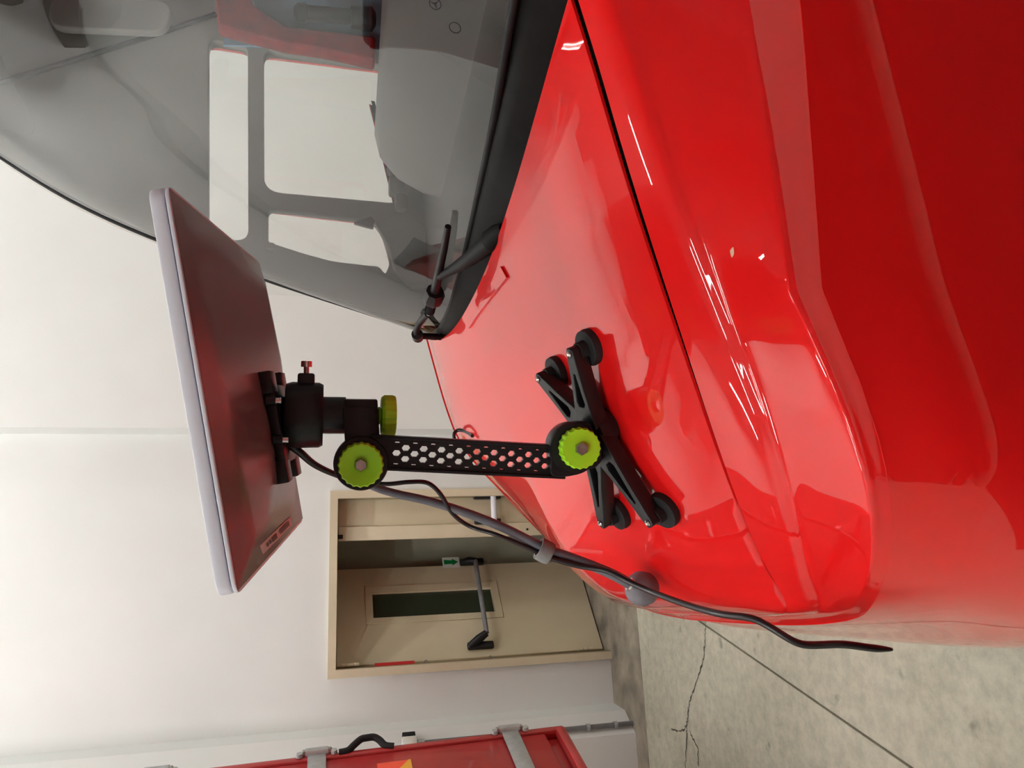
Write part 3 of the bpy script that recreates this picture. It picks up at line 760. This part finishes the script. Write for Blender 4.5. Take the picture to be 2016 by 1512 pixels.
# quarter-window gear at the far corner: lock lever, bracket, mirror arm
link('window_catch', box_me(at(486+45, 482+4, Y=2.03), EX, EY, EZ, 0.02, 0.02, 0.025, 0.004), trimm, dr)
link('lock_lever', extrude(rounded([px(696, 440, 2.03), px(730, 428, 2.03), px(738, 437, 2.03), px(735, 450, 2.03), px(722, 447, 2.03)], 0.003, 3), [], (0, 2.03, 0), EX, EZ, 0.015), dashm, dr)
br2 = [at(x, y, Y=1.99) for x, y in ((766, 330), (770, 345), (780, 380), (790, 415))]
link('handset', join(tube(br2[:2], 0.008, 8), box_me(at(781, 368, Y=1.985), EX, EY, EZ, 0.055, 0.04, 0.045, 0.008), box_me(at(790, 400, Y=1.985), EX, EY, EZ, 0.05, 0.035, 0.035, 0.01)), dashm, dr)
link('corner_pad', extrude(rounded([px(738, 440, 2.02), px(800, 420, 2.02), px(860, 470, 2.02), px(860, 560, 2.02), px(810, 570, 2.02), px(775, 530, 2.02), px(765, 490, 2.02)], 0.01, 3), [], (0, 2.02, 0), EX, EZ, 0.03, 0.004), trimm, dr)
# ---- wipers
def ong(x, y, lift):
    h_ = on_glass(x, y); return h_[0]+h_[1]*lift if h_[0] else at(x, y, Y=1.6)
root = at(996, 452, Z=hoodZ(0.58, -0.2)+0.012)
arm = [at(1006, 446, Y=1.155), at(975, 470, Y=1.20), at(930, 505, Y=1.27), at(895, 528, Y=1.33), at(864, 546, Y=1.38)]
ap = smooth_pts(arm, 6)
aw = link('wiper_arm', tube(ap, [0.017-0.011*min(1, max(0, (i/(len(ap)-1)-0.35)/0.65)) for i in range(len(ap))], 8), rub, vt_)
link('arm_head', lathe(at(967, 474, Y=1.20), at(930, 505, Y=1.27)-at(967, 474, Y=1.20), [(0.012, -0.05), (0.019, -0.03), (0.02, 0), (0.014, 0.001)], 14), cowlm, aw)
bp = [at(x, y, Y=Y) for x, y, Y in ((882, 446, 1.24), (874, 490, 1.30), (864, 535, 1.37), (857, 570, 1.44), (852, 590, 1.48))]
bp = smooth_pts(bp, 4)
bl = link('wiper_blade', tube(bp, [0.006+0.005*i/(len(bp)-1) for i in range(len(bp))], 8), blk, vt_)
link('blade_clip', lathe(bp[-3], bp[-1]-bp[-4], [(0, -0.02), (0.018, -0.018), (0.023, 0), (0.02, 0.018), (0, 0.03)], 8), blk, bl)
sp0, sp1 = bp[-1], at(846, 612, Y=1.54)
for i in range(6):
    q = sp0.lerp(sp1, i/5)
    link('spring_coil', lathe(q, sp1-sp0, [(0.007, -0.0025), (0.0115, 0), (0.007, 0.0025)], 12), blk, bl)
link('spring_core', tube([sp0, sp1+(sp1-sp0)*0.25], 0.0065, 8), galv, bl)
# far wiper: upright stub with its arm
f0, f1, f2 = at(898, 664, Y=1.80), at(862, 663, Y=1.79), at(822, 661, Y=1.77)
fa = link('wiper_arm', tube(smooth_pts([at(906, 660, Y=1.81), f0, f1, f2], 5), [0.024-0.016*min(1, i/10) for i in range(16)], 10), cowlm, vt_)
fb = link('wiper_blade', tube(smooth_pts([at(819, 664, Y=1.77), at(822, 644, Y=1.74), at(832, 628, Y=1.70), at(842, 618, Y=1.66)], 5), 0.008, 8), blk, vt_)
link('blade_joint', lathe(f2, V((0, -1, 0.2)), [(0, -0.015), (0.014, -0.013), (0.014, 0.013), (0, 0.015)], 12), blk, fb)
link('blade_bridge', box_me(at(829, 637, Y=1.72), (at(842, 618, Y=1.66)-at(819, 650, Y=1.75)).normalized(), EY, EZ, 0.045, 0.02, 0.014, 0.004), dashm, fb)
# ---- running gear below the frame
link('bumper', box_me((-0.08, YC, 0.74), EX, EY, EZ, 0.16, 1.62, 0.20, 0.03), blk, vt_)
link('chassis', abox((0.0, 0.95, 0.40), (2.3, 1.9, 0.71)), rub, vt_)
for s in (-1, 1):
    link('wheel', lathe((0.62, YC+s*0.66, 0.46), EY*s, [(0, -0.10), (0.26, -0.10), (0.28, -0.13), (0.44, -0.13), (0.46, -0.09), (0.46, 0.09), (0.44, 0.13), (0.28, 0.13), (0.25, 0.09), (0, 0.07)], 36), tyrem, vt_)

# ================================================================== ANTENNA MOUNT
fpx = [(1165, 682), (1101, 732), (1219, 1007), (1310, 1001)]       # the four magnet feet
feet = []
for x, y in fpx:
    p, n_ = on_hood(x, y); feet.append((p, n_))
ctr = sum((f[0] for f in feet), V((0, 0, 0)))/4
bn = sum((f[1] for f in feet), V((0, 0, 0))).normalized()
mt = thing('antenna_mount', 'black printed antenna mount with lime green knobs standing on four feet on the bonnet', 'mount', tuple(ctr))
depth = (ctr-CAM).dot(CF)
k_ = depth/1.193                                                    # the photo's measures scaled to where the base stands
U = at(711, 911, d=1.08*k_); L = at(1127, 880, d=1.135*k_)
hub = on_plane(1170, 850, ctr+bn*0.028, bn)
FR = 0.0265
for i, (p, n_) in enumerate(feet):
    ft = link('magnet_foot', lathe(p, n_, [(0, 0), (FR, 0), (FR*1.02, 0.004), (FR*0.97, 0.011), (FR*0.80, 0.0125), (0.013, 0.0125), (0.012, 0.024), (0, 0.024)], 28), rub, mt)
    link('foot_screw', lathe(p+n_*0.036, n_, [(0, 0.005), (0.002, 0.005), (0.0025, 0.0025), (0.0035, 0.005), (0.0048, 0.0035), (0.005, -0.002), (0, -0.002)], 14), steel, ft)
    a = p+n_*0.024; b = hub+(p-hub).normalized()*0.012
    d_ = (b-a); ln = d_.length; ux = d_.normalized(); up = n_-ux*n_.dot(ux); up.normalize(); uy = up.cross(ux)
    out = [(-0.009, -0.007), (0.0, -0.009), (ln*0.5, -0.0150), (ln, -0.026), (ln, 0.026), (ln*0.5, 0.0150), (0.0, 0.009), (-0.009, 0.007)]
    hole = [(0.030, -0.0018), (ln*0.66, -0.0100), (ln*0.72, -0.006), (ln*0.72, 0.006), (ln*0.66, 0.0100), (0.030, 0.0018)]
    ba = link('base_arm', extrude(rounded(out, 0.006, 3), [hole], a+up*0.002, ux, uy, 0.024, 0.0015), blkp, mt)
    link('arm_web', extrude([(0.02, -0.004), (ln*0.85, -0.012), (ln*0.85, 0.012), (0.02, 0.004)], [], a-up*0.003, ux, uy, 0.003), blkp, ba)
link('hub', lathe(hub-bn*0.012, bn, [(0, -0.014), (0.030, -0.012), (0.034, -0.004), (0.031, 0.018), (0.018, 0.026), (0, 0.027)], 32), blkp, mt)
# local frame of the arm
aa = (L-U).normalized()
tow = ((CAM-(U+L)/2)); tow = (tow-aa*tow.dot(aa)).normalized()      # the face of the arm looks at the camera side
tow = (tow+V((-0.10, 0, 0))); tow = (tow-aa*tow.dot(aa)).normalized()
wv = tow.cross(aa).normalized()                                      # across the arm
AL = (L-U).length
s_ = AL/417.0                                                        # metres per photo pixel on the arm
def scallop(n, dep): return lambda a: 1-dep*(0.5-0.5*math.cos(n*a))**0.7
def knob(c, axis, r, name='knob', conc=True, th=0.016):
    prof = [(0, -0.004), (r*0.9, -0.004), (r, 0.0), (r, th*0.75), (r*0.94, th)]
    if conc: prof += [(r*0.80, th*1.0), (r*0.30, th*0.62), (r*0.27, th*0.62), (0, th*0.62)]
    else: prof += [(0, th)]
    x, y, z = frame(axis); vs = []; N = 120
    me = lathe(c, axis, prof, N)
    # scalloped rim
    sc = scallop(20, 0.055)
    for v in me.vertices:
        q = v.co-V(c); h_ = q.dot(z); rr = q-z*h_; R_ = rr.length
        if R_ > r*0.85:
            a = math.atan2(rr.dot(y), rr.dot(x)); rr = rr*sc(a); v.co = V(c)+z*h_+rr
    o = link(name, me, green, mt)
    return o
# upper joint
T = 0.013
uj = link('upper_joint', lathe(U, tow, [(0, -0.022), (50*s_, -0.022), (51.5*s_, -0.019), (51.5*s_, T-0.003), (50*s_, T), (0, T)], 48), blkp, mt)
k1 = knob(U+tow*(T+0.005)+wv*0.0, tow, 42.5*s_)
link('bolt', lathe(U+tow*(T+0.005+0.0095), tow, [(0, 0.006), (0.0075, 0.006), (0.0085, 0.004), (0.0085, 0)], 6), steeld, k1)
# lower joint with its foot on the hub
lj = link('lower_joint', lathe(L, tow, [(0, -0.024), (48*s_, -0.024), (50*s_, -0.020), (50*s_, T-0.003), (48*s_, T), (0, T)], 48), blkp, mt)
wedge = extrude(rounded([(-30*s_, -40*s_), (45*s_, -48*s_), (62*s_, -30*s_), (62*s_, 42*s_), (20*s_, 52*s_), (-20*s_, 45*s_)], 0.012), [], L-tow*0.012, aa, wv, 0.024, 0.002)
link('lower_bracket', wedge, blkp, lj)
k2 = knob(L+tow*(T+0.004)+aa*0.004, tow, 41.5*s_, conc=False)
link('bolt', lathe(L+tow*(T+0.004+0.015)+aa*0.004, tow, [(0, 0.006), (0.0085, 0.006), (0.0095, 0.004), (0.0095, 0)], 6), steeld, k2)
# perforated arm: a real bar with hexagonal holes, set off-centre between the joints
A0 = on_plane(740, 889.5, U-tow*0.008, tow); A1 = on_plane(1105, 908.5, L-tow*0.008, tow)
ax_ = (A1-A0).normalized(); at_ = (tow-ax_*tow.dot(ax_)).normalized(); aw_ = at_.cross(ax_).normalized()
AL2 = (A1-A0).length; s2 = AL2/365.5
hw_ = 33*s2; x0, x1 = -10*s2, AL2+6*s2
holes = []
pit = 34.4*s2; rowh = 10.6*s2; rr_ = 7.4*s2
def hexa(cx, cy, r):
    return [(cx+r*1.12*math.cos(PI/3*i), cy+r*0.93*math.sin(PI/3*i)) for i in range(6)]
cx = 39*s2
while cx < 334*s2:
    holes.append(hexa(cx, 0, rr_))
    for s in (-1, 1):
        holes.append(hexa(cx+pit/2, s*rowh, rr_))
        holes.append([(cx-5.5*s2, s*19.2*s2), (cx+5.5*s2, s*19.2*s2), (cx+3.5*s2, s*22.2*s2), (cx-3.5*s2, s*22.2*s2)])
    cx += pit
arm_o = link('perforated_arm', extrude([(x0, -hw_), (x1, -hw_), (x1, hw_), (x0, hw_)], holes, A0, ax_, aw_, 0.015, 0.0), blkp, mt)
for s in (-1, 1):
    link('arm_rail', box_me(A0+ax_*((x0+x1)/2)+aw_*(s*(hw_-2.8*s2))+at_*0.002, ax_, aw_, at_, x1-x0, 5.6*s2, 0.024, 0.001), blkp, arm_o)
def jp(x, y, P0, off): q = on_plane(x, y, P0+tow*off, tow)-P0; return (q.dot(aa), q.dot(wv))
link('arm_end', extrude(rounded([jp(1080, 872, L, -0.006), jp(1125, 868, L, -0.006), jp(1172, 880, L, -0.006), jp(1165, 915, L, -0.006), jp(1140, 931, L, -0.006), jp(1110, 937, L, -0.006), jp(1080, 936, L, -0.006)], 0.008), [], L-tow*0.006, aa, wv, 0.026, 0.001), blkp, arm_o)
# upright column above the upper joint
def colp_(x, y=818, dd=1.12): return at(x, y, d=dd*k_)
C0 = colp_(712)
zc = {}
for x in (540, 562, 575, 628, 636, 640, 680, 745, 752, 756, 778):
    q = ray(x, 818); t = math.hypot(C0.x, C0.y)/math.hypot(q.x, q.y); zc[x] = CAM.z+q.z*t
pm = (C0-CAM).dot(CF)/FPX                                            # metres per pixel there
cz = lambda x: zc[x]-C0.z
blo = link('column_block', box_me(C0+EZ*((cz(680)+cz(745))/2)+V((-0.002, 0, 0)), wv, tow, EZ, 70*pm, 0.046, zc[680]-zc[745], 0.002), blkp, mt)
link('block_neck', box_me((C0+EZ*((cz(680)+cz(745))/2)+U)/2, wv, tow, EZ, (C0-U).length+20*pm, 0.030, (zc[680]-zc[745])*0.98, 0.002), blkp, blo)
link('column_tube', lathe(C0, EZ, [(0, cz(680)), (36*pm, cz(680)), (36*pm, cz(640)), (36*pm, cz(628)), (0, cz(628))], 40), blkp, mt)
hd = link('clamp_head', lathe(C0, EZ, [(0, cz(636)), (59*pm, cz(636)), (63*pm, cz(628)), (64*pm, cz(575)), (60*pm, cz(562)), (0, cz(562))], 48), blkp, mt)
# shoulder lug with its thumb screw (points to the vehicle's rear)
RX = CR.copy(); RX.z = 0; RX.normalize()
lug = C0+EZ*((cz(575)+cz(628))/2)+RX*(64*pm)
link('screw_lug', box_me(lug+RX*(4*pm), EZ, RX.cross(EZ), RX, 32*pm, 30*pm, 26*pm, 0.003), blkp, hd)
scr = link('thumb_screw', tube([lug+RX*(14*pm), lug+RX*(30*pm)], 5.2*pm, 12), steeld, hd)
link('screw_head', lathe(lug+RX*(29*pm), RX, [(0, 0), (10.5*pm, 0), (10.5*pm, 10*pm), (9.5*pm, 11.5*pm), (0, 11.5*pm)], 24), steel, scr)
# lime knob hanging under the block
kd = lathe(C0, -EZ, [(0, -cz(745)-0.002), (18*pm, -cz(745)), (14*pm, -cz(752)), (22*pm, -cz(756))], 24)
k3 = knob(C0+EZ*cz(756), -EZ, 41*pm, conc=False, th=22*pm)
link('knob_stem', kd, green, k3)

# ================================================================== SATELLITE ANTENNA PANEL
PS = 0.80*k_
kk = [1.0, 1.694/1.06, 1.709/1.06, 1.075/1.06]
ppx = [(329.7, 361), (511.7, 516), (599, 1023), (471, 1169)]
Q = [CAM+ray(*p)*(PS*kk[i]) for i, p in enumerate(ppx)]
e0 = Q[1]-Q[0]; e1 = Q[3]-Q[0]
pn = e0.cross(e1).normalized()
if pn.z < 0: pn = -pn
ux = e0.normalized(); uy = (e1-ux*e1.dot(ux)).normalized()
W0, W1 = (e0.length+(Q[2]-Q[3]).length)/2, (e1.length+(Q[2]-Q[1]).length)/2
TH = 0.025*0.8/0.954*k_
an = thing('satellite_antenna', 'flat white satellite antenna panel seen from below, carried on the black mount', 'antenna', tuple((Q[0]+Q[2])/2))
rect = rounded([(0, 0), (W0, 0), (W0, W1), (0, W1)], 0.018, 6)
inner = rounded([(0.004, 0.004), (W0-0.004, 0.004), (W0-0.004, W1-0.004), (0.004, W1-0.004)], 0.016, 6)
# orientation: ux x uy may point down
nz = ux.cross(uy); sg = 1 if nz.dot(pn) > 0 else -1
def pshape(ring, z0, z1, bev=0.0): return extrude(ring, [], Q[0]+pn*((z0+z1)/2), ux, uy, z1-z0, bev)
link('top_shell', sharp(pshape(rect, 0.0062, TH, 0.002)), whitep, an)
link('seam_line', pshape(inner, 0.0045, 0.0064), inkm, an)
link('lower_frame', sharp(pshape(rect, 0.0005, 0.0047, 0.001)), whitep, an)
# back: a near facet and a far facet meeting in a shallow ridge
m_ = 0.004; RD = 0.016
def pp2(u, v, dz=0.0): return Q[0]+ux*(m_+(W0-2*m_)*u)+uy*(m_+(W1-2*m_)*v)-pn*dz
RA, RB = Vector((0.12, 1.0)), Vector((0.80, 0.47)); rd_ = (RB-RA).normalized(); rn_ = Vector((rd_.y, -rd_.x))
def ridge_depth(u, v):
    d_ = (Vector((u, v))-RA).dot(rn_)                     # > 0 on the far side of the ridge
    e_ = min(u, 1-u, v, 1-v)
    f = 1-abs(d_)/(0.42 if d_*rn_.x > 0 else 0.85)
    return RD*max(0.0, f)*min(1.0, e_/0.10)
NB = 44
me = grid([[pp2(i/NB, j/NB, ridge_depth(i/NB, j/NB)) for j in range(NB+1)] for i in range(NB+1)])
for p in me.polygons: p.use_smooth = True
bk = link('back_cover', me, underm, an)
# maker's label on the back
PB = BVHTree.FromPolygons([v.co+wloc(an) for v in me.vertices], [tuple(p.vertices) for p in me.polygons])
def on_back(x, y):
    h_ = PB.ray_cast(CAM, ray(x, y).normalized()); n_ = h_[1] if h_[1].dot(ray(x, y)) < 0 else -h_[1]; return h_[0], n_
lq = [on_back(*p) for p in ((570.5, 1017), (574, 1033), (517, 1091), (511, 1074))]
if all(q[0] for q in lq):
    n_ = lq[0][1]; pts = [q[0]+n_*0.0008 for q in lq]
    link('label', mesh('label', pts+[q-n_*0.0006 for q in pts], [(0, 1, 2, 3), (4, 5, 6, 7), (0, 1, 5, 4), (1, 2, 6, 5), (2, 3, 7, 6), (3, 0, 4, 7)]), labelm, bk)
    def lp(s, t): return (pts[0].lerp(pts[3], s)).lerp(pts[1].lerp(pts[2], s), t)+n_*0.0005
    for (a, b, c_, d_) in ((0.10, 0.45, 0.22, 0.78), (0.56, 0.72, 0.25, 0.8), (0.74, 0.80, 0.3, 0.7), (0.82, 0.88, 0.3, 0.7)):
        link('label_print', mesh('print', [lp(a, c_), lp(b, c_), lp(b, d_), lp(a, d_)], [(0, 1, 2, 3)]), inkm, bk)
# clamp plate joining mount and panel (part of the mount)
axp = C0.copy(); tz = (Q[0]-axp).dot(pn)/pn.z; top = axp+EZ*tz           # column axis meets the back plane
zz = top.z-zc[562]
plc = top-pn*(RD+0.006)+uy*0.016+ux*0.012
pl_ = link('clamp_plate', box_me(plc, ux, uy, pn, 0.110, 0.105, 0.012, 0.002), blkp, mt)
link('plate_neck', tube([V((C0.x, C0.y, zc[562]-0.004)), plc], [52*pm, 46*pm], 32), blkp, pl_)
for (du, dv) in ((-0.040, 0.062), (0.040, 0.062), (-0.040, -0.056), (0.040, -0.056)):
    link('plate_clip', box_me(plc+ux*du+uy*dv+pn*0.004, ux, uy, pn, 0.034, 0.03, 0.020, 0.002), blkp, pl_)
for (x, y) in ((549, 789), (563, 866)):
    q = at(x, y, d=(plc-CAM).dot(CF)-0.055)
    link('plate_screw', lathe(q, -EZ, [(0, 0.004), (0.0042, 0.003), (0.0042, -0.006), (0, -0.006)], 12), steel, pl_)
    link('screw_boss', tube([q+EZ*0.004, q+EZ*0.016], 0.0065, 12), blkp, pl_)

# ================================================================== CABLES AND THE GREY ROD
def pxs(lst): return [at(x, y, Y=Y) for x, y, Y in lst]
gb = V((0, 0, 0))
GY = 1.30
def surf(x, y):
    q = ray(x, y).normalized(); c = [h_ for h_ in (HB.ray_cast(CAM, q), BB.ray_cast(CAM, q)) if h_[0]]
    if not c: return None, None
    h_ = min(c, key=lambda t: t[3]); n_ = h_[1] if h_[1].dot(q) < 0 else -h_[1]
    return h_[0], n_
sp_, sn_ = surf(1272, 1128)
bc = sp_+sn_*0.012
bc = at(1262, 1160, d=(bc-CAM).dot(CF)-0.03)
GY = bc.y
gr = thing('whip_aerial', 'grey flexible rod on a round grey foot at the front edge of the bonnet', 'aerial', tuple(bc))
rp = pxs([(1240, 1150, GY-0.02), (1200, 1128, GY-0.02), (1130, 1100, GY), (1070, 1078, GY), (1000, 1043, GY), (930, 1014, GY), (850, 988, GY), (780, 972, GY), (735, 958, GY), (700, 938, GY)])
rps = smooth_pts(rp, 6)
mp = (bc-CAM).dot(CF)/FPX
link('rod', tube(rps, [(10.5-3.5*(i/(len(rps)-1)))*mp for i in range(len(rps))], 12), greyc, gr)
ball = lathe(bc, V((-0.25, -0.55, 0.75)), [(0, 30*mp), (14*mp, 28*mp), (26*mp, 19*mp), (33*mp, 5*mp), (34*mp, -8*mp), (28*mp, -24*mp), (0, -30*mp)], 32)
link('rod_foot', ball, greyb, gr, smooth=False)
link('foot_ring', lathe(rp[0], rp[0]-rp[1], [(8*mp, -2*mp), (12.5*mp, -2*mp), (12.5*mp, 2.5*mp), (8*mp, 2.5*mp)], 18), steel, gr)
# strap binding cable and rod
sc_ = at(1072, 1085, Y=GY-0.001); sdv = (rp[3]-rp[4]).normalized()
st = link('hook_loop_strap', lathe(sc_, sdv, [(15*mp, -13*mp), (21.5*mp, -13*mp), (22.5*mp, -4*mp), (22.5*mp, 6*mp), (21*mp, 13*mp), (15*mp, 13*mp)], 24), strapm, origin=tuple(sc_))
tag(st, 'fuzzy grey strap wrapped around the grey rod and black cable', 'strap')
# power cable of the antenna: out of the panel, behind the joint, down along the rod, off the nose
cp = pxs([(566, 872, 1.12*k_), (590, 890, 1.13*k_), (620, 915, 1.15*k_), (660, 934, 1.17*k_), (705, 948, 1.18*k_), (760, 953, 1.18*k_), (805, 949, 1.18*k_), (842, 951, 1.19*k_), (868, 974, 1.20*k_), (890, 1010, 1.22*k_), (925, 1036, 1.24*k_), (975, 1052, GY-0.004),
          (1030, 1074, GY-0.002), (1080, 1097, GY-0.002), (1140, 1114, GY-0.010), (1195, 1124, GY-0.030), (1240, 1146, GY-0.06), (1290, 1168, GY-0.10), (1350, 1190, GY-0.17), (1420, 1210, GY-0.24), (1480, 1216, GY-0.28),
          (1525, 1240, GY-0.30), (1570, 1267, GY-0.31), (1610, 1270, GY-0.31), (1660, 1268, GY-0.32), (1715, 1276, GY-0.32), (1762, 1279, GY-0.32)])
cps = smooth_pts(cp, 6)
for i, p in enumerate(cps):                # the loose end hangs clear of the paintwork
    if i < 16*6: continue
    q = (p-CAM); h_ = min([x_[3] for x_ in (HB.ray_cast(CAM, q.normalized()), BB.ray_cast(CAM, q.normalized())) if x_[0]]+[9])
    lim = h_-0.03
    if q.length > lim: cps[i] = CAM+q.normalized()*lim
for _ in range(6):
    cps = cps[:16*6]+[(cps[i-1]+cps[i]*2+cps[min(i+1, len(cps)-1)])/4 for i in range(16*6, len(cps))]
rc = [5.2*mp if i < 20 else 5.2*mp for i in range(len(cps))]
rr2 = []
for i, p in enumerate(cps):
    f_ = i/(len(cps)-1); rr2.append(mp*(7.5-3.2*min(1, f_/0.17)) if f_ < 0.17 else mp*4.3 if f_ < 0.45 else mp*(4.3+1.4*min(1, (f_-0.45)/0.08)) if f_ < 0.97 else mp*(5.7-3.4*(f_-0.97)/0.03))
cb = link('antenna_cable', tube(cps, rr2, 10), cablem, origin=tuple(cps[-1]))
tag(cb, 'black antenna cable running along the grey rod and dangling off the bonnet', 'cable')
# little loop of cable beyond the bonnet
lo = pxs([(925, 868, 1.80), (908, 874, 1.86), (896, 866, 1.88), (894, 854, 1.88), (902, 847, 1.88), (916, 849, 1.86), (930, 858, 1.78)])
lb = link('cable_loop', tube(smooth_pts(lo, 6), 0.0045, 8), cablem, origin=tuple(lo[0]))
tag(lb, 'small loop of black cable peeking over the far side of the bonnet', 'cable')
